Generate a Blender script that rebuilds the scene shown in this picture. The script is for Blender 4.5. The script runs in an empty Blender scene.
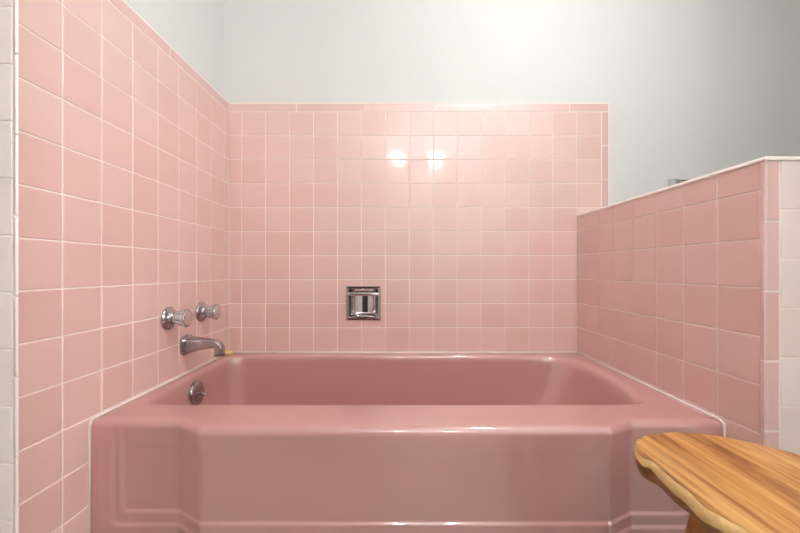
import bpy, bmesh, math, random
from mathutils import Vector, Matrix
random.seed(7)
C = bpy.context.scene.collection
H = 0.78                      # camera height
F = 359.6
PI = math.pi

# ------------------------------------------------------------------ helpers
def srgb(r, g, b):
    def f(c):
        c /= 255.0
        return c/12.92 if c <= 0.04045 else ((c+0.055)/1.055)**2.4
    return (f(r), f(g), f(b), 1.0)

def link(name, me, mat=None, parent=None, smooth=False):
    o = bpy.data.objects.new(name, me)
    C.objects.link(o)
    if mat is not None:
        for m in (mat if isinstance(mat, (list, tuple)) else [mat]):
            me.materials.append(m)
    if smooth:
        for p in me.polygons: p.use_smooth = True
    if parent is not None: o.parent = parent
    return o

def obj(name, bm, mat=None, parent=None, smooth=False):
    me = bpy.data.meshes.new(name)
    bmesh.ops.recalc_face_normals(bm, faces=bm.faces)
    bm.to_mesh(me); bm.free()
    return link(name, me, mat, parent, smooth)

def thing(name, label, cat, loc=(0, 0, 0), group=None):
    o = bpy.data.objects.new(name, None); C.objects.link(o)
    o.location = loc; o['label'] = label; o['category'] = cat
    o.empty_display_size = 0.05
    if group: o['group'] = group
    return o

def tag(o, label, cat, group=None):
    o['label'] = label; o['category'] = cat
    if group: o['group'] = group
    return o

def struct(o, label=None, cat=None):
    o['kind'] = 'structure'
    if label: o['label'] = label
    if cat: o['category'] = cat
    return o

def box(bm, x0, x1, y0, y1, z0, z1):
    v = [bm.verts.new(p) for p in ((x0,y0,z0),(x1,y0,z0),(x1,y1,z0),(x0,y1,z0),
                                   (x0,y0,z1),(x1,y0,z1),(x1,y1,z1),(x0,y1,z1))]
    for f in ((3,2,1,0),(4,5,6,7),(0,1,5,4),(1,2,6,5),(2,3,7,6),(3,0,4,7)):
        bm.faces.new([v[i] for i in f])

def slab_hole_xz(bm, x0, x1, z0, z1, y0, y1, hole):
    """wall slab in XZ with a rectangular through hole, one closed solid"""
    hx0, hx1, hz0, hz1 = hole
    o = [(x0,z0),(x1,z0),(x1,z1),(x0,z1)]; h = [(hx0,hz0),(hx1,hz0),(hx1,hz1),(hx0,hz1)]
    fo = [bm.verts.new((a, y0, b)) for a, b in o]; fh = [bm.verts.new((a, y0, b)) for a, b in h]
    bo = [bm.verts.new((a, y1, b)) for a, b in o]; bh = [bm.verts.new((a, y1, b)) for a, b in h]
    for i in range(4):
        j = (i+1) % 4
        bm.faces.new((fo[i], fo[j], fh[j], fh[i])); bm.faces.new((bo[j], bo[i], bh[i], bh[j]))
        bm.faces.new((fo[j], fo[i], bo[i], bo[j])); bm.faces.new((fh[i], fh[j], bh[j], bh[i]))

def rings(bm, loops, close0=True, close1=True):
    vs = [[bm.verts.new(p) for p in l] for l in loops]
    n = len(vs[0])
    for a, b in zip(vs, vs[1:]):
        for i in range(n):
            j = (i+1) % n
            bm.faces.new((a[i], a[j], b[j], b[i]))
    if close0: bm.faces.new(list(reversed(vs[0])))
    if close1: bm.faces.new(vs[-1])
    return vs

def basis(axis):
    n = Vector(axis).normalized()
    t = Vector((0, 0, 1)) if abs(n.z) < 0.9 else Vector((0, 1, 0))
    u = t.cross(n).normalized(); v = n.cross(u)
    return u, v, n

def lathe(bm, org, axis, prof, seg=48, flute=0, famp=0.0, f0=0.0, f1=0.0):
    """prof: list of (distance along the axis, radius)"""
    u, v, n = basis(axis); org = Vector(org); loops = []
    for d, r in prof:
        l = []
        for k in range(seg):
            a = 2*PI*k/seg
            rr = r
            if flute and f0 <= d <= f1: rr = r*(1 - famp*(0.5-0.5*math.cos(flute*a)))
            l.append(org + n*d + u*rr*math.cos(a) + v*rr*math.sin(a))
        loops.append(l)
    rings(bm, loops)

def tube(bm, pts, radii, seg=16, sx=1.0):
    """swept tube with parallel frames; sx squashes the side axis"""
    pts = [Vector(p) for p in pts]; loops = []
    up = None
    for i, p in enumerate(pts):
        t = (pts[min(i+1, len(pts)-1)] - pts[max(i-1, 0)]).normalized()
        if up is None:
            up = Vector((0, 0, 1)) if abs(t.z) < 0.9 else Vector((0, 1, 0))
        s = up.cross(t)
        if s.length < 1e-5: s = Vector((0, 1, 0)).cross(t)
        s.normalize(); w = t.cross(s).normalized(); up = w
        r = radii[i] if isinstance(radii, (list, tuple)) else radii
        loops.append([p + s*r*sx*math.cos(2*PI*k/seg) + w*r*math.sin(2*PI*k/seg) for k in range(seg)])
    rings(bm, loops)

def catmull(pts, n, closed=False):
    out = []; P = [Vector(p) for p in pts]; m = len(P)
    segs = m if closed else m-1
    for i in range(segs):
        g = lambda k: P[k % m] if closed else P[max(0, min(m-1, k))]
        p0, p1, p2, p3 = g(i-1), g(i), g(i+1), g(i+2)
        for k in range(n):
            t = k/n
            out.append(0.5*((2*p1) + (p2-p0)*t + (2*p0-5*p1+4*p2-p3)*t*t + (3*p1-p0-3*p2+p3)*t**3))
    if not closed: out.append(P[-1].copy())
    return out

def sstep(a, b, x):
    if a == b: return float(x >= a)
    t = max(0.0, min(1.0, (x-a)/(b-a)))
    return t*t*(3-2*t)

# ------------------------------------------------------------------ materials
def mat_new(name):
    m = bpy.data.materials.new(name); m.use_nodes = True
    return m, m.node_tree.nodes, m.node_tree.links, m.node_tree.nodes['Principled BSDF']

def plain(name, col, rough=0.5, metal=0.0, bump=0.0, bscale=40.0, coat=0.0, spec=0.5):
    m, N, L, B = mat_new(name)
    B.inputs['Base Color'].default_value = col
    B.inputs['Roughness'].default_value = rough
    B.inputs['Metallic'].default_value = metal
    B.inputs['Coat Weight'].default_value = coat
    B.inputs['Coat Roughness'].default_value = 0.05
    B.inputs['Coat IOR'].default_value = 1.8
    B.inputs['Specular IOR Level'].default_value = spec
    if bump > 0:
        tc = N.new('ShaderNodeTexCoord'); nz = N.new('ShaderNodeTexNoise'); bp = N.new('ShaderNodeBump')
        nz.inputs['Scale'].default_value = bscale; nz.inputs['Detail'].default_value = 3
        bp.inputs['Strength'].default_value = bump; bp.inputs['Distance'].default_value = 0.01
        L.new(tc.outputs['Object'], nz.inputs['Vector']); L.new(nz.outputs['Fac'], bp.inputs['Height'])
        L.new(bp.outputs['Normal'], B.inputs['Normal'])
    return m

def tile_mat(name, c_lo, c_mid, c_hi, rough=0.10):
    """glazed ceramic: every tile its own firing tone, slightly wavy glaze"""
    m, N, L, B = mat_new(name)
    geo = N.new('ShaderNodeNewGeometry'); cr = N.new('ShaderNodeValToRGB')
    cr.color_ramp.elements[0].color = c_lo; cr.color_ramp.elements[1].color = c_hi
    e = cr.color_ramp.elements.new(0.5); e.color = c_mid
    L.new(geo.outputs['Random Per Island'], cr.inputs['Fac'])
    tc = N.new('ShaderNodeTexCoord')
    nz = N.new('ShaderNodeTexNoise'); nz.inputs['Scale'].default_value = 7.0; nz.inputs['Detail'].default_value = 2
    mx = N.new('ShaderNodeMix'); mx.data_type = 'RGBA'; mx.blend_type = 'MULTIPLY'
    mp = N.new('ShaderNodeMapRange'); mp.inputs['To Min'].default_value = 0.97; mp.inputs['To Max'].default_value = 1.03
    mx.inputs[0].default_value = 1.0
    L.new(tc.outputs['Object'], nz.inputs['Vector']); L.new(nz.outputs['Fac'], mp.inputs['Value'])
    L.new(cr.outputs['Color'], mx.inputs[6]); L.new(mp.outputs['Result'], mx.inputs[7])
    L.new(mx.outputs[2], B.inputs['Base Color'])
    n2 = N.new('ShaderNodeTexNoise'); n2.inputs['Scale'].default_value = 11.0; n2.inputs['Detail'].default_value = 1
    bp = N.new('ShaderNodeBump'); bp.inputs['Strength'].default_value = 0.05; bp.inputs['Distance'].default_value = 0.01
    L.new(tc.outputs['Object'], n2.inputs['Vector']); L.new(n2.outputs['Fac'], bp.inputs['Height'])
    L.new(bp.outputs['Normal'], B.inputs['Normal'])
    B.inputs['Roughness'].default_value = rough
    B.inputs['Specular IOR Level'].default_value = 1.0; B.inputs['IOR'].default_value = 1.75
    B.inputs['Coat Weight'].default_value = 0.7; B.inputs['Coat Roughness'].default_value = 0.07
    L.new(bp.outputs['Normal'], B.inputs['Coat Normal'])
    return m

M_TILE = tile_mat('pink_glazed_tile', srgb(231,187,175), srgb(234,192,181), srgb(236,196,187), 0.5)
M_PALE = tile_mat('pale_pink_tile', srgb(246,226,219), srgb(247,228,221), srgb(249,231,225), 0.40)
M_TRIM = tile_mat('pink_trim_tile', srgb(229,184,176), srgb(231,188,181), srgb(233,192,186), 0.42)
M_GROUT = plain('pale_grout', srgb(250,236,228), 0.85, bump=0.2, bscale=300)
M_PAINT = plain('white_semigloss_paint', srgb(227,226,223), 0.62, bump=0.03, bscale=90, spec=0.3)
M_CEIL = plain('ceiling_paint', srgb(238,237,234), 0.8, bump=0.05, bscale=120)
M_CAULK = plain('white_caulk', srgb(238,222,216), 0.45)
M_ENAMEL = plain('pink_enamel', srgb(195,140,134), 0.45, bump=0.003, bscale=9, coat=1.0, spec=1.0)
M_CHROME = plain('chrome', (0.70, 0.68, 0.69, 1), 0.07, 1.0)
M_WORN = plain('worn_chrome', (0.40, 0.365, 0.37, 1), 0.14, 1.0, bump=0.02, bscale=60)
M_DARK = plain('dark_gap', (0.02, 0.018, 0.018, 1), 0.6)
M_DOOR = plain('dark_door', srgb(62,48,42), 0.4, bump=0.1, bscale=30)
M_SOAP = plain('yellow_soap', srgb(236,200,134), 0.45, bump=0.4, bscale=80)
M_FLOORGROUT = plain('floor_grout', srgb(150,130,124), 0.85)

def acrylic():
    m, N, L, B = mat_new('clear_acrylic')
    B.inputs['Base Color'].default_value = (0.93, 0.90, 0.90, 1)
    B.inputs['Transmission Weight'].default_value = 0.72
    B.inputs['Roughness'].default_value = 0.13
    B.inputs['IOR'].default_value = 1.47
    return m
M_ACRYLIC = acrylic()

def thin_glass():
    m = bpy.data.materials.new('window_glass'); m.use_nodes = True
    N, L = m.node_tree.nodes, m.node_tree.links
    N.remove(N['Principled BSDF'])
    t = N.new('ShaderNodeBsdfTransparent'); g = N.new('ShaderNodeBsdfGlossy'); mx = N.new('ShaderNodeMixShader')
    g.inputs['Roughness'].default_value = 0.02; mx.inputs[0].default_value = 0.06
    L.new(t.outputs[0], mx.inputs[1]); L.new(g.outputs[0], mx.inputs[2])
    L.new(mx.outputs[0], N['Material Output'].inputs['Surface'])
    return m
M_GLASS = thin_glass()

def emit(name, col, s):
    m, N, L, B = mat_new(name)
    B.inputs['Base Color'].default_value = (0.9, 0.9, 0.9, 1)
    B.inputs['Emission Color'].default_value = col
    B.inputs['Emission Strength'].default_value = s
    return m
M_BULB = emit('lit_bulb', (0.99, 1.0, 0.98, 1), 38.0)
M_DIFF = emit('lit_diffuser', (0.95, 1.0, 1.00, 1), 60.0)

def wood(name, c0, c1, c2, ang):
    m, N, L, B = mat_new(name)
    tc = N.new('ShaderNodeTexCoord'); mp = N.new('ShaderNodeMapping')
    mp.inputs['Rotation'].default_value = (0, 0, ang)
    mp.inputs['Scale'].default_value = (26.0, 2.2, 14.0)
    n1 = N.new('ShaderNodeTexNoise'); n1.inputs['Scale'].default_value = 1.6; n1.inputs['Detail'].default_value = 6
    n1.inputs['Roughness'].default_value = 0.55; n1.inputs['Distortion'].default_value = 0.9
    cr = N.new('ShaderNodeValToRGB')
    E = cr.color_ramp.elements
    E[0].position = 0.34; E[0].color = c0; E[1].position = 0.64; E[1].color = c2
    e = E.new(0.5); e.color = c1
    mp2 = N.new('ShaderNodeMapping'); mp2.inputs['Rotation'].default_value = (0, 0, ang)
    mp2.inputs['Scale'].default_value = (160.0, 5.0, 60.0)
    n2 = N.new('ShaderNodeTexNoise'); n2.inputs['Scale'].default_value = 1.0; n2.inputs['Detail'].default_value = 3
    mr = N.new('ShaderNodeMapRange'); mr.inputs['From Min'].default_value = 0.3; mr.inputs['From Max'].default_value = 0.7
    mr.inputs['To Min'].default_value = 0.66; mr.inputs['To Max'].default_value = 1.08
    mx = N.new('ShaderNodeMix'); mx.data_type = 'RGBA'; mx.blend_type = 'MULTIPLY'; mx.inputs[0].default_value = 1.0
    L.new(tc.outputs['Object'], mp.inputs['Vector']); L.new(mp.outputs['Vector'], n1.inputs['Vector'])
    L.new(n1.outputs['Fac'], cr.inputs['Fac'])
    L.new(tc.outputs['Object'], mp2.inputs['Vector']); L.new(mp2.outputs['Vector'], n2.inputs['Vector'])
    L.new(n2.outputs['Fac'], mr.inputs['Value'])
    L.new(cr.outputs['Color'], mx.inputs[6]); L.new(mr.outputs['Result'], mx.inputs[7])
    L.new(mx.outputs[2], B.inputs['Base Color'])
    bp = N.new('ShaderNodeBump'); bp.inputs['Strength'].default_value = 0.08; bp.inputs['Distance'].default_value = 0.004
    L.new(n2.outputs['Fac'], bp.inputs['Height']); L.new(bp.outputs['Normal'], B.inputs['Normal'])
    B.inputs['Roughness'].default_value = 0.36
    return m
M_WOOD = wood('teak', srgb(140,76,28), srgb(190,128,64), srgb(214,158,94), -0.42)
M_SAP = wood('sapwood_edge', srgb(222,172,100), srgb(236,196,128), srgb(242,208,146), -0.1)
M_UNDER_SHADE = wood('shaded_brown_underside', srgb(116,66,28), srgb(150,94,44), srgb(176,118,62), 0.0)  # darker brown: shade below the seat's edge put into the wood colour

# ------------------------------------------------------------------ tiles
class Tiles:
    """field of cushion-edged tiles as ONE mesh: pattern of its wall"""
    def __init__(s, O, u, v, n):
        s.O, s.u, s.v, s.n = Vector(O), Vector(u), Vector(v), Vector(n)
        s.bm = bmesh.new()
    def P(s, a, b, h): return s.O + s.u*a + s.v*b + s.n*h
    def poly(s, pts, j=0.0016, T=0.006, r=None, tilt=0.0035):
        """pts counter-clockwise rectilinear outline (a,b); r = rounding width of each edge"""
        n = len(pts); r = r or [0.0016]*n
        ca = sum(p[0] for p in pts)/n; cb = sum(p[1] for p in pts)/n
        ta, tb = random.uniform(-tilt, tilt), random.uniform(-tilt, tilt)
        dn = []
        for i in range(n):                                   # inward normal of edge i -> i+1
            p, q = pts[i], pts[(i+1) % n]
            dx, dy = q[0]-p[0], q[1]-p[1]; l = math.hypot(dx, dy)
            dn.append((-dy/l, dx/l))
        def ring(ins, h):
            out = []
            for i in range(n):
                e0, e1 = (i-1) % n, i
                a = pts[i][0] + dn[e0][0]*ins[e0] + dn[e1][0]*ins[e1]
                b = pts[i][1] + dn[e0][1]*ins[e0] + dn[e1][1]*ins[e1]
                out.append(s.P(a, b, h + (ta*(a-ca) + tb*(b-cb) if h > -T*0.9 else 0)))
            return out
        L = [ring([j]*n, -T)]
        K = 5
        hb = -0.0022 if max(r) < 0.004 else -T*0.8
        for k in range(K+1):
            a = k/K*PI/2
            L.append(ring([j + r[i]*(1-math.cos(a)) for i in range(n)], hb*(1-math.sin(a))))
        L.append(ring([j + r[i] + 0.0012 for i in range(n)], 0.0))
        rings(s.bm, L, close0=False)
    def rect(s, a0, a1, b0, b1, **k):
        if a1-a0 < 0.006 or b1-b0 < 0.006: return
        s.poly([(a0, b0), (a1, b0), (a1, b1), (a0, b1)], **k)
    def done(s, name, mat, parent):
        o = obj(name, s.bm, mat, parent, smooth=True); o.data.set_sharp_from_angle(angle=math.radians(34))
        return o

def cuts(lo, hi, first, pitch):
    out = [lo]; x = first
    while x > lo + pitch: x -= pitch
    while x < lo + 0.004: x += pitch
    while x < hi - 0.004: out.append(x); x += pitch
    out.append(hi); return out

PT = 0.108
XL, XR, YB = -0.770, 0.797, 1.620          # tile faces of the alcove
ZTOP = H + 0.757; ZF = H + 0.714           # top of the tile, bottom of the trim row
WT = 0.012
DX0, DX1, DZ0, DZ1 = -0.231, -0.098, H-0.216, H-0.082     # opening for the soap dish in the tile
YW = 1.634                                  # painted back wall face
XWL = -0.800                                # painted left wall face
ZC = 2.45

# ---- setting: floor, ceiling, walls
bm = bmesh.new(); box(bm, -1.75, 2.35, -1.6, 1.78, -0.10, -0.004)
floor = struct(obj('floor', bm, M_FLOORGROUT), 'pale floor tiles', 'floor')
ft = Tiles((0, 0, 0), (1, 0, 0), (0, 1, 0), (0, 0, 1))
M_FT = tile_mat('floor_tile', srgb(166,160,153), srgb(172,166,160), srgb(178,172,166), 0.3)
fx = cuts(-1.6, 2.2, 0, 0.152); fy = cuts(-1.45, 0.79, 0, 0.152)
for a0, a1 in zip(fx, fx[1:]):
    for b0, b1 in zip(fy, fy[1:]): ft.rect(a0, a1, b0, b1, T=0.004)
ft.done('floor_tiles', M_FT, floor)
bm = bmesh.new(); box(bm, -1.75, 2.35, -1.6, 1.78, ZC, ZC+0.1)
struct(obj('ceiling', bm, M_CEIL), 'white ceiling', 'ceiling')

# back wall, with a pocket where the soap dish is let in
bm = bmesh.new(); slab_hole_xz(bm, -1.75, 2.35, -0.004, ZC, YW, 1.78, (DX0-0.002, DX1+0.002, DZ0-0.002, DZ1+0.002))
wall_back = struct(obj('wall_back', bm, M_PAINT), 'white painted back wall above pink tile', 'wall')
bm = bmesh.new(); slab_hole_xz(bm, XL, 0.944, 0.0, ZTOP-0.002, YB+0.0016, YW, (DX0-0.002, DX1+0.002, DZ0-0.002, DZ1+0.002))
obj('grout_bed', bm, M_GROUT, wall_back)
tb = Tiles((0, YB, 0), (1, 0, 0), (0, 0, 1), (0, -1, 0))
gx0 = (241.6-400)/222.0
xs = cuts(XL+0.001, (601.5-400)/222.0, gx0, PT)
zs = cuts(0.003, ZF, ZF, PT)
for a0, a1 in zip(xs, xs[1:]):
    for b0, b1 in zip(zs, zs[1:]):
        ox0, ox1, oz0, oz1 = max(a0, DX0), min(a1, DX1), max(b0, DZ0), min(b1, DZ1)
        if ox1-ox0 > 1e-4 and oz1-oz0 > 1e-4:                 # notch the tile around the dish
            li, ri, bi, ti = DX0 > a0+.004, DX1 < a1-.004, DZ0 > b0+.004, DZ1 < b1-.004
            if   li and bi: tb.poly([(a0,b0),(a1,b0),(a1,oz0),(ox0,oz0),(ox0,b1),(a0,b1)])
            elif ri and bi: tb.poly([(a0,b0),(a1,b0),(a1,b1),(ox1,b1),(ox1,oz0),(a0,oz0)])
            elif li and ti: tb.poly([(a0,b0),(ox0,b0),(ox0,oz1),(a1,oz1),(a1,b1),(a0,b1)])
            elif ri and ti: tb.poly([(ox1,b0),(a1,b0),(a1,b1),(a0,b1),(a0,oz1),(ox1,oz1)])
            continue
        tb.rect(a0, a1, b0, b1)
tb.done('tile_panel', M_TILE, wall_back)
tt = Tiles((0, YB, 0), (1, 0, 0), (0, 0, 1), (0, -1, 0))
xt = cuts(XL+0.001, 0.946, (296.5-400)/222.0, 0.3075)
for a0, a1 in zip(xt, xt[1:]):
    last = a1 > 0.94
    tt.rect(a0, a1, ZF, ZTOP, T=0.013, r=[0.0016, 0.010 if last else 0.0016, 0.010, 0.0016], tilt=0.002)
zt = cuts(0.003, ZF, ZF, 0.153)
for b0, b1 in zip(zt, zt[1:]):
    tt.rect((601.5-400)/222.0, 0.946, b0, b1, T=0.013, r=[0.0016, 0.010, 0.0016, 0.0016], tilt=0.002)
tt.done('bullnose_trim', M_TRIM, wall_back)

# left wall
bm = bmesh.new(); box(bm, -0.93, XWL, 0.715, YW, -0.004, ZC)
wall_left = struct(obj('wall_left', bm, M_PAINT), 'white painted left wall above pink tile', 'wall')
bm = bmesh.new(); box(bm, XWL, XL-0.0016, 0.715, YW, 0.0, ZTOP-0.002)
obj('grout_bed', bm, M_GROUT, wall_left)
tl = Tiles((XL, 0, 0), (0, 1, 0), (0, 0, 1), (1, 0, 0))
ys = cuts(0.716, YB-0.001, 1.577, PT)
for a0, a1 in zip(ys, ys[1:]):
    for b0, b1 in zip(zs, zs[1:]): tl.rect(a0, a1, b0, b1)
tl.done('tile_panel', M_TILE, wall_left)
tt = Tiles((XL, 0, 0), (0, 1, 0), (0, 0, 1), (1, 0, 0))
yt = cuts(0.716, YB-0.001, 1.577-0.06, 0.3075)
for a0, a1 in zip(yt, yt[1:]): tt.rect(a0, a1, ZF, ZTOP, T=0.025, r=[0.0016, 0.0016, 0.010, 0.0016], tilt=0.002)
tt.done('bullnose_trim', M_TRIM, wall_left)

# the tiled end of the wall at the left edge of the photo
JX, JY = -0.7235, 0.680
bm = bmesh.new()
pl = [(-1.75, JY+.0018), (JX-.004, JY+.0018), (JX-.010, JY+.009), (-.774, .7155), (-1.75, .7155)]
rings(bm, [[(x, y, -.004) for x, y in pl], [(x, y, ZC) for x, y in pl]])
jamb = struct(obj('wall_front_left', bm, M_GROUT), 'pale tiled wall end at the left edge', 'wall')
tj = Tiles((0, JY, 0), (1, 0, 0), (0, 0, 1), (0, -1, 0))
xj = cuts(-1.6, JX-0.0095, JX-0.0095, PT)
for a0, a1 in zip(xj, xj[1:]):
    for b0, b1 in zip(zs + [ZF+PT, ZF+2*PT, ZF+3*PT], zs[1:] + [ZF+PT, ZF+2*PT, ZF+3*PT, ZF+4*PT]):
        if b1 > b0: tj.rect(a0, a1, b0, b1)
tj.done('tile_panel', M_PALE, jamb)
tt = Tiles((0, JY, 0), (1, 0, 0), (0, 0, 1), (0, -1, 0))
for b0, b1 in zip(*(lambda z: (z, z[1:]))(cuts(0.003, ZF+4*PT, H+(270-215)/F*JY, 0.153))):
    tt.rect(JX-0.0095, JX, b0, b1, T=0.004, r=[0.0016, 0.004, 0.0016, 0.0016], tilt=0.001)
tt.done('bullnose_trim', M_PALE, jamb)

# half wall right of the tub
PX1, PY0, PZ = 0.950, 0.785, H + 0.250
bm = bmesh.new(); box(bm, XR+0.0016, PX1-0.0016, PY0+0.0018, YB-0.001, -0.004, PZ-0.004)
half = struct(obj('wall_right', bm, M_GROUT), 'pink tiled half wall right of the bathtub', 'wall')
ZR = PZ-0.010
zr = cuts(0.003, ZR, H-0.039, PT)
th = Tiles((XR, 0, 0), (0, 1, 0), (0, 0, 1), (-1, 0, 0))
yr = cuts(0.7946, YB-0.001, 0.796+PT, PT)
for a0, a1 in zip(yr, yr[1:]):
    for b0, b1 in zip(zr, zr[1:]):
        th.poly([(a0,b0),(a0,b1),(a1,b1),(a1,b0)][::-1])
t2 = Tiles((PX1, 0, 0), (0, 1, 0), (0, 0, 1), (1, 0, 0))
for a0, a1 in zip(yr, yr[1:]):
    for b0, b1 in zip(zr, zr[1:]): t2.rect(a0, a1, b0, b1)
th.done('tile_panel', M_TILE, half); t2.done('tile_panel', M_TILE, half)
tf = Tiles((0, PY0, 0), (1, 0, 0), (0, 0, 1), (0, -1, 0))
zfr = cuts(0.003, ZR, H-0.083, 0.1075)
xf = cuts(XR+0.0335, PX1, XR+0.0335+PT, PT)
for a0, a1 in zip(xf, xf[1:]):
    for b0, b1 in zip(zfr, zfr[1:]): tf.rect(a0, a1, b0, b1)
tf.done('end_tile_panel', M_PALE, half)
tt = Tiles((0, PY0, 0), (1, 0, 0), (0, 0, 1), (0, -1, 0))
zt = cuts(0.003, ZR, H+0.107, 0.153)
for b0, b1 in zip(zt, zt[1:]):
    tt.rect(XR-0.0016, XR+0.0335, b0, b1, T=0.0108, r=[0.0016, 0.0016, 0.0016, 0.006], tilt=0.001)
tt.done('bullnose_trim', M_TRIM, half)
tc_ = Tiles((0, 0, PZ), (1, 0, 0), (0, 1, 0), (0, 0, 1))
yc = cuts(PY0-0.003, YB-0.001, PY0-0.003+0.153, 0.153)
for i, (b0, b1) in enumerate(zip(yc, yc[1:])):
    tc_.rect(XR-0.003, PX1+0.003, b0, b1, T=0.010, r=[0.007 if i == 0 else 0.0016, 0.007, 0.0016, 0.007], tilt=0.001)
tc_.done('cap_tiles', M_PALE, half)  # paler colour here stands in for light reflected off the rounded cap edge

# rest of the room (behind and beside the camera)
bm = bmesh.new(); box(bm, 1.062, 2.35, 0.50, 0.597, -0.004, ZC)
struct(obj('wall_front_right', bm, M_PAINT), 'white wall end of the toilet alcove', 'wall')
WY0, WY1, WZ0, WZ1 = -0.75, 0.15, 0.95, 2.05
bm = bmesh.new(); slab_hole_xz(bm, -YW, 1.6, -0.004, ZC, 2.2, 2.35, (-WY1, -WY0, WZ0, WZ1))
bmesh.ops.rotate(bm, verts=bm.verts, cent=(0, 0, 0), matrix=Matrix.Rotation(-PI/2, 3, 'Z'))
struct(obj('wall_far_right', bm, M_PAINT), 'white right wall of the alcove', 'wall')
bm = bmesh.new(); box(bm, -1.75, -1.6, -1.6, 0.68, -0.004, ZC)
struct(obj('wall_far_left', bm, M_PAINT), 'white left wall of the room', 'wall')
bm = bmesh.new(); box(bm, -1.6, 2.2, -1.6, -1.45, -0.004, ZC)
struct(obj('wall_front', bm, M_PAINT), 'white wall behind the camera', 'wall')
bm = bmesh.new()
for a in ((WY0, WY1, WZ0, WZ0+.04), (WY0, WY1, WZ1-.04, WZ1), (WY0, WY0+.04, WZ0+.04, WZ1-.04), (WY1-.04, WY1, WZ0+.04, WZ1-.04), (WY0+.04, WY1-.04, 1.48, 1.52)):
    box(bm, 2.25, 2.29, *a)
w1 = struct(obj('window_1', bm, M_PAINT), 'white framed window in the far right wall', 'window')
bm = bmesh.new(); box(bm, 2.268, 2.272, WY0+.04, WY1-.04, WZ0+.04, WZ1-.04)
obj('pane', bm, M_GLASS, w1)
bm = bmesh.new()
box(bm, -0.95, -0.15, -1.45, -1.415, 0.0, 2.03)
d1 = struct(obj('door_1', bm, M_DOOR), 'dark door behind the camera', 'door')
bm = bmesh.new(); lathe(bm, (-0.22, -1.415, 1.0), (0, 1, 0), [(0, .012), (.035, .012), (.04, .026), (.06, .03), (.075, .02), (.08, .004)], 24)
obj('door_knob', bm, M_CHROME, d1, True)

# ------------------------------------------------------------------ bathtub
ZRIM = 0.41
def ramp_y(x):
    def lin(a, b, x): return max(0.0, min(1.0, (x-a)/(b-a)))
    w = 0.003; s = 0.0                                         # box-filtered ramp = rounded edges
    for k in range(-4, 5):
        xx = x + w*k/4
        s += min(lin(-0.548, -0.474, xx), 1-lin(0.497, 0.569, xx))
    return 0.888 - 0.045*s/9 - 0.009*sstep(0.30, 0.50, x)*(1-s/9)
TXL, TXR, TYB = -0.7668, 0.7945, 1.612
NF, NS, NB = 300, 46, 90
RC = 0.009
front = []
for k in range(8):
    a = PI + (k/8)*PI/2
    front.append((TXL+RC+RC*math.cos(a), 0.888+RC+RC*math.sin(a)))
for k in range(NF+1):
    x = TXL+RC + (TXR-TXL-2*RC)*k/NF
    front.append((x, ramp_y(x)))
for k in range(1, 9):
    a = -PI/2 + (k/8)*PI/2
    front.append((TXR-RC+RC*math.cos(a), 0.879+RC+RC*math.sin(a)))
outer = front[:]
nf = len(front)
for k in range(1, NS): outer.append((TXR, (0.879+RC) + (TYB-0.879-RC)*k/NS))
for k in range(NB): outer.append((TXR + (TXL-TXR)*k/NB, TYB))
for k in range(NS): outer.append((TXL, TYB + (0.888+RC-TYB)*k/NS))
NT = len(outer)
def resample(pts, n, end=True):
    d = [0]
    for p, q in zip(pts, pts[1:]): d.append(d[-1] + (q-p).length)
    out = []; i = 0
    for k in range(n):
        t = d[-1]*k/((n-1) if end else n)
        while i < len(d)-2 and d[i+1] < t: i += 1
        f = (t-d[i])/max(1e-9, d[i+1]-d[i])
        out.append(pts[i].lerp(pts[i+1], f))
    return out
def loop_from(cf, cr, cb, cl):
    """four open control chains sharing end points; matched to the outer loop's sides"""
    mk = lambda c: catmull([(x, y, 0) for x, y in c], 24)
    a = resample(mk(cf), nf); b = resample(mk(cr), NS+1); c = resample(mk(cb), NB+1); d = resample(mk(cl), NS+1)
    L = a + b[1:-1] + c[:-1] + d[:-1]
    return [(p.x, p.y) for p in L]
inner = loop_from(
    [(-.710,1.012),(-.688,.996),(-.64,.988),(-.5,.986),(0,.985),(.5,.986),(.63,.989),(.684,1.000),(.708,1.022)],
    [(.708,1.022),(.730,1.075),(.757,1.18),(.768,1.30),(.763,1.40),(.742,1.48),(.698,1.535)],
    [(.698,1.535),(.61,1.557),(.3,1.560),(0,1.560),(-.4,1.560),(-.66,1.556),(-.712,1.545)],
    [(-.712,1.545),(-.742,1.51),(-.749,1.42),(-.745,1.30),(-.743,1.18),(-.730,1.07),(-.710,1.012)])
base = loop_from(
    [(-.545,1.16),(-.50,1.125),(0,1.115),(.20,1.125),(.27,1.16)],
    [(.27,1.16),(.30,1.22),(.30,1.36),(.27,1.42)],
    [(.27,1.42),(.2,1.445),(0,1.452),(-.5,1.445),(-.545,1.42)],
    [(-.545,1.42),(-.57,1.36),(-.57,1.22),(-.545,1.16)])
PROF = [(0,0),(.018,.0006),(.04,.003),(.06,.008),(.078,.016),(.092,.028),(.105,.045),(.125,.075),(.17,.13),(.24,.20),
        (.32,.26),(.42,.305),(.55,.335),(.75,.350),(1.0,.356)]
PR = [(p.x, p.y) for p in catmull([(a, b, 0) for a, b in PROF], 4)]
def basin_pt(i, s, d): 
    p, q = inner[i], base[i]
    return Vector((p[0]+(q[0]-p[0])*s, p[1]+(q[1]-p[1])*s, ZRIM-d))
nrm = []
for i in range(NT):
    p, q = outer[i-1], outer[(i+1) % NT]
    dx, dy = q[0]-p[0], q[1]-p[1]; l = math.hypot(dx, dy)
    nrm.append((-dy/l, dx/l))                                   # points into the tub
def rrect_in(x, z, x0, x1, z0, r):
    """signed distance inside a rectangle open at the top, rounded lower corners"""
    u, w = min(x-x0, x1-x), z-z0
    if u < r and w < r: return r - math.hypot(r-u, r-w)
    return min(u, w)
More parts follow.
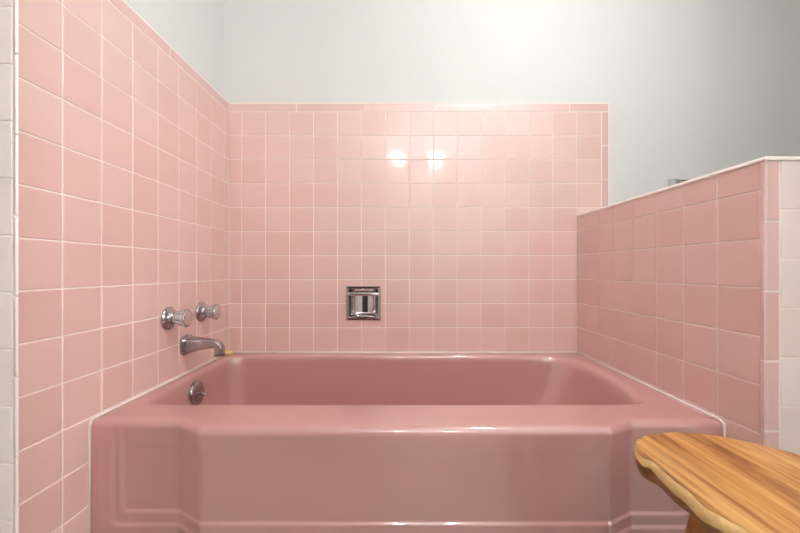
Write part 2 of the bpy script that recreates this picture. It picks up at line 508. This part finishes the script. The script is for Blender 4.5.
Z1, Z2 = H-0.600, H-0.630
def step_out(x, z):
    fade = 1 - sstep(ZRIM-0.062, ZRIM-0.030, z)
    d = 0.0
    for x0, z0 in ((-.691, Z1), (-.713, Z2)):
        d -= 0.0055*sstep(-0.004, 0.0045, rrect_in(x, z, x0, 0.027-x0, z0, 0.016))
    e = min(abs(x+.742), abs(x-.769))
    d += 0.002*math.exp(-(e/.0045)**2)
    return d*fade
RF = 0.020
zl = [0.0, 0.03, 0.06, 0.085] + [0.09+0.0022*k for k in range(58)] + [0.225+0.006*k for k in range(20)]
zl = [z for z in zl if z < ZRIM-RF-0.002] + [ZRIM-RF]
RFS = [RF if 6 <= i < nf-6 else 0.004 + (RF-0.004)*max(0, (i if i < 6 else nf-1-i) if i < nf else 0)/6 for i in range(NT)]
loops = []
for z in zl:
    l = []
    for i, (x, y) in enumerate(outer):
        o = step_out(x, z)*sstep(0.91, 0.888, y) if i < nf else 0.0
        l.append((x, y - o, z))
    loops.append(l)
for k in range(1, 9):
    a = k/8*PI/2
    loops.append([(x+nrm[i][0]*RFS[i]*(1-math.cos(a)), y+nrm[i][1]*RFS[i]*(1-math.cos(a)), ZRIM-RF+(RF-RFS[i])*(k/8)+RFS[i]*math.sin(a)) for i, (x, y) in enumerate(outer)])
for k in range(1, 5):
    t = k/5
    loops.append([((x+nrm[i][0]*RFS[i])*(1-t)+inner[i][0]*t, (y+nrm[i][1]*RFS[i])*(1-t)+inner[i][1]*t, ZRIM) for i, (x, y) in enumerate(outer)])
for s, d in PR: loops.append([basin_pt(i, s, d) for i in range(NT)])
cx = sum(p[0] for p in base)/NT; cy = sum(p[1] for p in base)/NT
for t in (0.5, 0.85): loops.append([(p[0]*(1-t)+cx*t, p[1]*(1-t)+cy*t, ZRIM-.356-.004*t) for p in base])
tub = thing('bathtub', 'pink enamelled built-in bathtub with stepped apron filling the tiled alcove', 'bathtub', (0, 1.25, 0))
bm = bmesh.new(); rings(bm, loops, close0=False)
for v in bm.verts: v.co.y -= 1.25
body = obj('tub_body', bm, M_ENAMEL, tub, True)
# caulk beads
bm = bmesh.new(); zc = ZRIM-0.001; y_ = -1.25
xl_, xr_ = XL+.0012, XR-.0008
tube(bm, [(xl_,.892+y_,.002),(xl_,.892+y_,ZRIM-.03),(xl_,.893+y_,ZRIM-.012),(xl_,.897+y_,ZRIM-.003),(xl_,.906+y_,zc)], [0.0034]*5, 10)
tube(bm, [(xl_,.90+y_,zc),(xl_,1.2+y_,zc),(xl_,1.612+y_,zc)], [0.0030]*3, 10)
tube(bm, [(xl_,1.6155+y_,zc),(0,1.6155+y_,zc),(xr_,1.6155+y_,zc)], [0.0040]*3, 10)
tube(bm, [(xr_,1.612+y_,zc),(xr_,1.2+y_,zc),(xr_,.894+y_,zc)], [0.0030]*3, 10)
tube(bm, [(xr_,.894+y_,zc),(xr_,.884+y_,ZRIM-.008),(xr_,.883+y_,ZRIM-.03),(xr_,.883+y_,.15),(xr_,.883+y_,.002)], [0.0030]*5, 10)
obj('caulk_bead', bm, M_CAULK, tub, True)['label'] = 'white caulk bead'
# overflow plate on the drain end wall
iL = min(range(nf+NS+NB-2, NT), key=lambda i: abs(inner[i][1]-1.268))
s0, d0 = min(PR, key=lambda q: abs(q[1]-.069)); s1, d1_ = min(PR, key=lambda q: abs(q[1]-.10))
pw = basin_pt(iL, s0, d0); pw2 = basin_pt(iL, s1, d1_)
slope = (pw-pw2); n_ = Vector((slope.z, 0, -slope.x)).normalized()
if n_.x < 0: n_ = -n_
org = pw - n_*0.006 - Vector((0, 1.25, 0))
bm = bmesh.new()
lathe(bm, org, n_, [(0,.036),(.006,.0405),(.013,.0415),(.0165,.040),(.019,.036),(.021,.026),(.0218,.004)], 40)
plate = obj('overflow_plate', bm, M_WORN, tub, True); plate['label'] = 'round chrome overflow plate'
bm = bmesh.new()
o2 = org + n_*0.021
tube(bm, [o2-n_*.006, o2+n_*.010+Vector((0,0,-.002)), o2+n_*.024+Vector((0,0,-.009)), o2+n_*.029+Vector((0,0,-.0125))], [.006,.005,.0042,.003], 12, 1.5)
obj('trip_lever', bm, M_WORN, plate, True)
bm = bmesh.new()
lathe(bm, (-.46, 1.285-1.25, ZRIM-.357), (0,0,1), [(0,.034),(.003,.034),(.0045,.030),(.003,.024),(.002,.004)], 32)
obj('drain', bm, M_WORN, tub, True)

# ------------------------------------------------------------------ taps
def make_tap():
    t = thing('tap_handle', '', 'tap', (XL, 0, 0))
    bm = bmesh.new()
    lathe(bm, (-.001,0,0), (1,0,0), [(0,.0385),(.003,.0392),(.006,.0375),(.010,.033),(.013,.027),(.016,.0235),(.019,.021),(.024,.0195),(.026,.012)], 48)
    obj('escutcheon', bm, M_WORN, t, True)
    bm = bmesh.new(); lathe(bm, (.02,0,0), (1,0,0), [(0,.012),(.004,.013),(.034,.013),(.037,.006)], 24)
    obj('stem', bm, M_WORN, t, True)
    bm = bmesh.new()
    lathe(bm, (.0235,0,0), (1,0,0), [(0,.018),(.001,.0225),(.004,.0240),(.012,.0252),(.022,.0275),(.030,.0298),(.035,.0308),(.038,.0298),(.0385,.021)], 120, 12, .085, .003, .0372)
    obj('knob', bm, M_ACRYLIC, t, True)['label'] = 'fluted clear knob'
    bm = bmesh.new()
    lathe(bm, (.0615,0,0), (1,0,0), [(0,.0242),(.001,.0252),(.0025,.0245),(.0035,.022),(.0038,.004)], 40)
    obj('index_cap', bm, M_CHROME, t, True)
    return t
def copy_tree(o, parent=None):
    c = o.copy(); C.objects.link(c)
    if parent is not None: c.parent = parent
    for ch in list(o.children): copy_tree(ch, c)
    return c
tap = make_tap()
tap['label'] = 'tap with clear knob nearer the camera, left of the pair above the spout'
tap['group'] = 'pair of tub taps'
tap.location = (XL, 1.196, H-0.160)
tap2 = copy_tree(tap)
tap2['label'] = 'tap with clear knob nearer the back corner, right of the pair above the spout'
tap2.location = (XL, 1.393, H-0.1615)

sp = thing('tub_spout', 'chrome bath spout with downturned tip on the left tiled wall below the taps', 'spout', (XL, 1.290, H-0.268))
bm = bmesh.new()
sec = [  # distance out, centre z, half width y, half height z
    (-.001, 0, .033, .0345), (.004, 0, .0345, .036), (.008, 0, .0335, .035), (.014, .001, .030, .0315), (.024, .002, .0275, .029),
    (.038, .003, .025, .026), (.055, .004, .0225, .0225), (.075, .0045, .0205, .019), (.092, .0045, .0195, .0168), (.104, .004, .019, .0158)]
loops = []
def sq(a, w, h, p=3.2):
    c, s = math.cos(a), math.sin(a)
    return (math.copysign(abs(c)**(2/p), c)*w, math.copysign(abs(s)**(2/p), s)*h)
for d, zc, w, h in sec:
    l = []
    for k in range(48):
        y, z = sq(2*PI*k/48, w, h); l.append((d, y, zc+z))
    loops.append(l)
# turn the section down through 90 degrees
pc = Vector((.104, 0, .004-.0195)); 
for k in range(1, 9):
    a = k/8*PI/2
    ctr = pc + Vector((math.sin(a)*.0195, 0, math.cos(a)*.0195))
    rad = Vector((math.sin(a), 0, math.cos(a)))
    l = []
    for j in range(48):
        y, z = sq(2*PI*j/48, .019-.0015*k/8, .0158-.0008*k/8)
        p = ctr + rad*z; l.append((p.x, y, p.z))
    loops.append(l)
e = loops[-1]
loops.append([(p[0], p[1]*1.0, p[2]-.010) for p in e])
loops.append([(p[0], p[1]*1.06, p[2]-.012) for p in e])
loops.append([(p[0], p[1]*1.06, p[2]-.023) for p in e])
loops.append([((p[0]-.1235)*.72+.1235, p[1]*.76, p[2]-.023) for p in e])
loops.append([((p[0]-.1235)*.70+.1235, p[1]*.74, p[2]-.010) for p in e])
rings(bm, loops)
obj('spout_body', bm, M_WORN, sp, True)
bm = bmesh.new(); lathe(bm, (.012, 0, .027), (0.25, 0, 1), [(0,.011),(.006,.0105),(.009,.009),(.0105,.003)], 24)
obj('set_screw_boss', bm, M_WORN, sp, True)

# ------------------------------------------------------------------ soap dish let into the back wall
SX, SZ = -0.1645, H-0.149
sd = thing('soap_dish', 'square chrome soap dish with a grab bar recessed into back wall tile', 'soap dish', (SX, YB, SZ))
bm = bmesh.new()
HW, HH = 0.0765, 0.0765
def rect_ring(w0, w1, h0, h1, y): return [(w0,y,h0),(w1,y,h0),(w1,y,h1),(w0,y,h1)]
L = [rect_ring(-HW, HW, -HH, HH, -.0005), rect_ring(-HW, HW, -HH, HH, -.003), rect_ring(-HW+.002, HW-.002, -HH+.002, HH-.002, -.0052),
     rect_ring(-HW+.010, HW-.010, -HH+.010, HH-.010, -.0060), rect_ring(-HW+.0125, HW-.0125, -HH+.0125, HH-.0125, -.0042), rect_ring(-HW+.0135, HW-.0135, -HH+.0135, HH-.0135, .002)]
rings(bm, L, False, False)
obj('flange', bm, M_WORN, sd)
bm = bmesh.new()
W = HW-.0135; n = 40; dep = .055
cols = []
for k in range(n+1):
    a = PI*k/n
    x = -W*math.copysign(abs(math.cos(a))**.75, math.cos(a)); y = .002 + dep*math.sin(a)**.8
    cols.append((x, y))
hb, ht = -HH+.0135, HH-.0135
zz = [hb+.010, hb+.02, 0, ht-.012, ht]
g = [[bm.verts.new((x, y, z)) for x, y in cols] for z in zz]
for a, b in zip(g, g[1:]):
    for k in range(n): bm.faces.new((a[k], a[k+1], b[k+1], b[k]))
# floor: scooped tray that falls towards the back, and the flat top
g0 = [bm.verts.new((x, .002+(y-.002)*.55, hb+.002)) for x, y in cols]
for k in range(n): bm.faces.new((g0[k], g0[k+1], g[0][k+1], g[0][k]))
bm.faces.new(g0)
bm.faces.new(g[-1])
for f in bm.faces: f.smooth = True
obj('recess', bm, M_CHROME, sd)
bm = bmesh.new()                                               # grab bar across the front
Lb = []
for x, sc in ((-.0745,.6),(-.0735,1),(-.066,1),(-.055,1),(0,1),(.055,1),(.066,1),(.0735,1),(.0745,.6)):
    bow = -.027 - .003*(1-(x/.0765)**2)
    Lb.append([(x, bow + .0065*sc*math.cos(2*PI*k/20), .0428 + .0078*sc*math.copysign(abs(math.sin(2*PI*k/20))**.7, math.sin(2*PI*k/20))) for k in range(20)])
rings(bm, Lb)
for sx in (-1, 1):
    tube(bm, [(sx*.0705, -.0045, .0428), (sx*.0705, -.015, .0428), (sx*.0705, -.027, .0428)], [.0062, .0050, .0056], 14)
obj('grab_bar', bm, M_CHROME, sd, True)
bm = bmesh.new()
for k in range(5):
    x = -.036+.018*k
    tube(bm, [(x,-.002,hb+.0045),(x,.012,hb+.0045),(x,.026,hb+.005)], [.0022,.0026,.0022], 10)
obj('drain_rib', bm, M_CHROME, sd, True)
bm = bmesh.new()                                               # raised lip at the front of the tray
tube(bm, [(-W+.004,-.001,hb+.004),(-W*.5,-.004,hb+.003),(0,-.005,hb+.003),(W*.5,-.004,hb+.003),(W-.004,-.001,hb+.004)], [.004]*5, 12)
obj('tray_lip', bm, M_WORN, sd, True)

# ------------------------------------------------------------------ small things
bm = bmesh.new()
pts = []
for (d, r) in ((0,.0130),(.004,.0165),(.010,.0160),(.016,.0125),(.019,.006)):
    pts.append((d, r))
lathe(bm, (0,0,0), (0,0,1), pts, 28)
rr = random.Random(3)
for v in bm.verts:
    v.co.x *= 1.05; v.co += Vector((rr.uniform(-.001,.001), rr.uniform(-.001,.001), rr.uniform(-.0006,.0006)))
    v.co.z = max(0, v.co.z)
so = tag(obj('soap', bm, M_SOAP, None, True), 'small yellow lump in the back left corner of the pink tub rim', 'soap')
so.location = (-0.7495, 1.574, ZRIM+0.0004)

ph = thing('paper_holder', 'chrome holder on the white wall, just showing over the pink half wall', 'paper holder', (1.274, YW, 1.161))
for s in (-1, 1):
    bm = bmesh.new()
    Lp = [[(s*.056+a*w, y, b*h) for a, b in ((-1,-1),(1,-1),(1,1),(-1,1))] for y, w, h in ((.0005,.014,.032),(-.004,.014,.032),(-.008,.010,.027),(-.050,.009,.022),(-.056,.006,.018))]
    rings(bm, Lp); obj('bracket', bm, M_CHROME, ph)
bm = bmesh.new(); lathe(bm, (-.048,-.040,.006), (1,0,0), [(0,.006),(.004,.0125),(.012,.0145),(.084,.0145),(.092,.0125),(.096,.006)], 28)
obj('roller', bm, M_WORN, ph, True)

# ------------------------------------------------------------------ wooden stool
SH = H-0.320
st = thing('stool', 'live-edge orange wooden stool standing in front of the tub', 'stool', (0.57, 0.46, 0))
out = [(.417,.633),(.4265,.651),(.448,.681),(.482,.701),(.541,.712),(.589,.706),(.630,.691),(.666,.659),(.694,.622),(.716,.565),(.728,.50),
       (.730,.42),(.722,.33),(.700,.255),(.655,.215),(.585,.205),(.515,.215),(.460,.250),(.434,.310),(.428,.38),(.4275,.438),(.421,.461),(.4135,.484),(.4200,.528),(.4180,.554),(.4235,.597),(.4165,.615)]
ol = [(p.x-.57, p.y-.46) for p in catmull([(x, y, 0) for x, y in out], 6, True)]
no = len(ol)
def offs(l, ds):
    r = []
    for i, p in enumerate(l):
        a, b = l[i-3], l[(i+3) % len(l)]
        dx, dy = b[0]-a[0], b[1]-a[1]; L_ = math.hypot(dx, dy)
        d = ds[i] if isinstance(ds, list) else ds
        nx, ny = dy/L_, -dx/L_                                   # clockwise outline: inward
        r.append((p[0]+nx*d, p[1]+ny*d))
    return r
# wide pale live edge along the left side, none at the far tip
bev = []
for (x, y) in ol:
    left = sstep(-.02, -.13, x)
    near = 1 - sstep(.10, .20, y)
    bev.append(.003 + left*(.004 + .013*near*(1-sstep(.12, .24, y)*.7)))
rs = random.Random(5)
wob = [math.sin(i*.31)*.0012+math.sin(i*.83+1)*.0008 for i in range(no)]
bmS = bmesh.new()
def ringz(l, z, wz=0.0): return [(p[0], p[1], z+wz*wob[i]) for i, p in enumerate(l)]
# the photo's outline is the top face's edge where the bevel is thin, so grow the live edge outward
o_top = ol
o_mid = offs(ol, [-.22*b for b in bev]); o_low = offs(ol, [-.10*b+.0005 for b in bev])
Lz = [ringz(offs(ol, .024), SH-.043), ringz(offs(ol, .010), SH-.0415), ringz(offs(ol, .0045), SH-.037),
      ringz(o_low, SH-.022, 1), [(p[0], p[1], SH-.003-.75*bev[i]+wob[i]) for i, p in enumerate(o_mid)],
      ringz(o_top, SH-.0012, .4), ringz(offs(ol, .004), SH), ringz(offs(ol, .012), SH)]
vs = rings(bmS, Lz)
for f in bmS.faces: f.material_index = 0; f.smooth = True
bmS.faces.ensure_lookup_table()
for k in range(len(Lz)-1):
    for i in range(no):
        f = bmS.faces[k*no+i]
        if k <= 3: f.material_index = 2
        elif k == 4: f.material_index = 1 if bev[i] > .006 else 0
obj('seat', bmS, [M_WOOD, M_SAP, M_UNDER_SHADE], st)
def leg(px, py, dx, dy, w, t, ang):
    bm = bmesh.new(); loops = []
    for k in range(13):
        f = k/12; z = (SH-.043)*(1-f) + .0005*f + 0.0
        cw = w*(1.25 - .55*f + .12*math.sin(f*5)); ct = t*(1.2-.4*f)
        cx_, cy_ = px+dx*f, py+dy*f
        l = []
        for j in range(28):
            a = 2*PI*j/28; u, v = sq(a, cw, ct, 3)
            u *= 1+.05*math.sin(3*a+2*f)
            l.append((cx_+u*math.cos(ang)-v*math.sin(ang), cy_+u*math.sin(ang)+v*math.cos(ang), z))
        loops.append(l)
    rings(bm, loops); return obj('leg', bm, M_WOODLEG, st, True)
M_WOODLEG = wood('teak_leg', srgb(140,76,30), srgb(186,120,54), srgb(206,144,76), 0.0)
leg(-.075, .075, -.045, .055, .036, .026, 2.3)
leg(.090, .085, .050, .050, .036, .026, .8)
leg(-.055, -.165, -.045, -.030, .036, .026, .6)
leg(.085, -.165, .045, -.040, .036, .026, 2.4)

# ------------------------------------------------------------------ lamps
cl = thing('ceiling_light', 'round flush ceiling light over the tub', 'light', (0.62, 0.60, ZC))
bm = bmesh.new(); lathe(bm, (0,0,0), (0,0,-1), [(-.0,.11),(.02,.115),(.03,.11),(.032,.09)], 40); obj('light_base', bm, M_CHROME, cl, True)
bm = bmesh.new(); lathe(bm, (0,0,-.028), (0,0,-1), [(0,.092),(.015,.090),(.030,.076),(.042,.05),(.046,.012)], 40); obj('diffuser', bm, M_DIFF, cl, True)
vl = thing('vanity_light', 'two-bulb vanity light on the wall behind the camera', 'light', (0.221, -1.45, 2.18))
bm = bmesh.new(); box(bm, -.32, .32, .0005, .03, -.06, .06); obj('backplate', bm, M_CHROME, vl)
for s in (-1, 1):
    bm = bmesh.new(); tube(bm, [(s*.246,.028,0),(s*.246,.10,0),(s*.246,.135,0)], [.02,.02,.026], 20); obj('socket', bm, M_CHROME, vl, True)
    bm = bmesh.new(); lathe(bm, (s*.246,.13,0), (0,1,0), [(0,.02)]+[(.06-.055*math.cos(PI*k/12), max(.004,.055*math.sin(PI*k/12))) for k in range(2,13)], 28)
    obj('bulb', bm, M_BULB, vl, True)

w = bpy.data.worlds.new('world'); bpy.context.scene.world = w; w.use_nodes = True
w.node_tree.nodes['Background'].inputs[0].default_value = (0.93, 0.96, 1.0, 1)
w.node_tree.nodes['Background'].inputs[1].default_value = 3.2

# ------------------------------------------------------------------ camera
cam = bpy.data.cameras.new('camera'); co = bpy.data.objects.new('camera', cam); C.objects.link(co)
co.location = (0, 0, H); co.rotation_euler = (PI/2, 0, 0)
cam.sensor_width = 36; cam.lens = F/800*36; cam.shift_y = 3.7/800; cam.clip_start = 0.02
bpy.context.scene.camera = co
vsn = bpy.context.scene.view_settings
vsn.view_transform = 'Standard'; vsn.look = 'None'; vsn.gamma = 1.0; vsn.exposure = 1.68
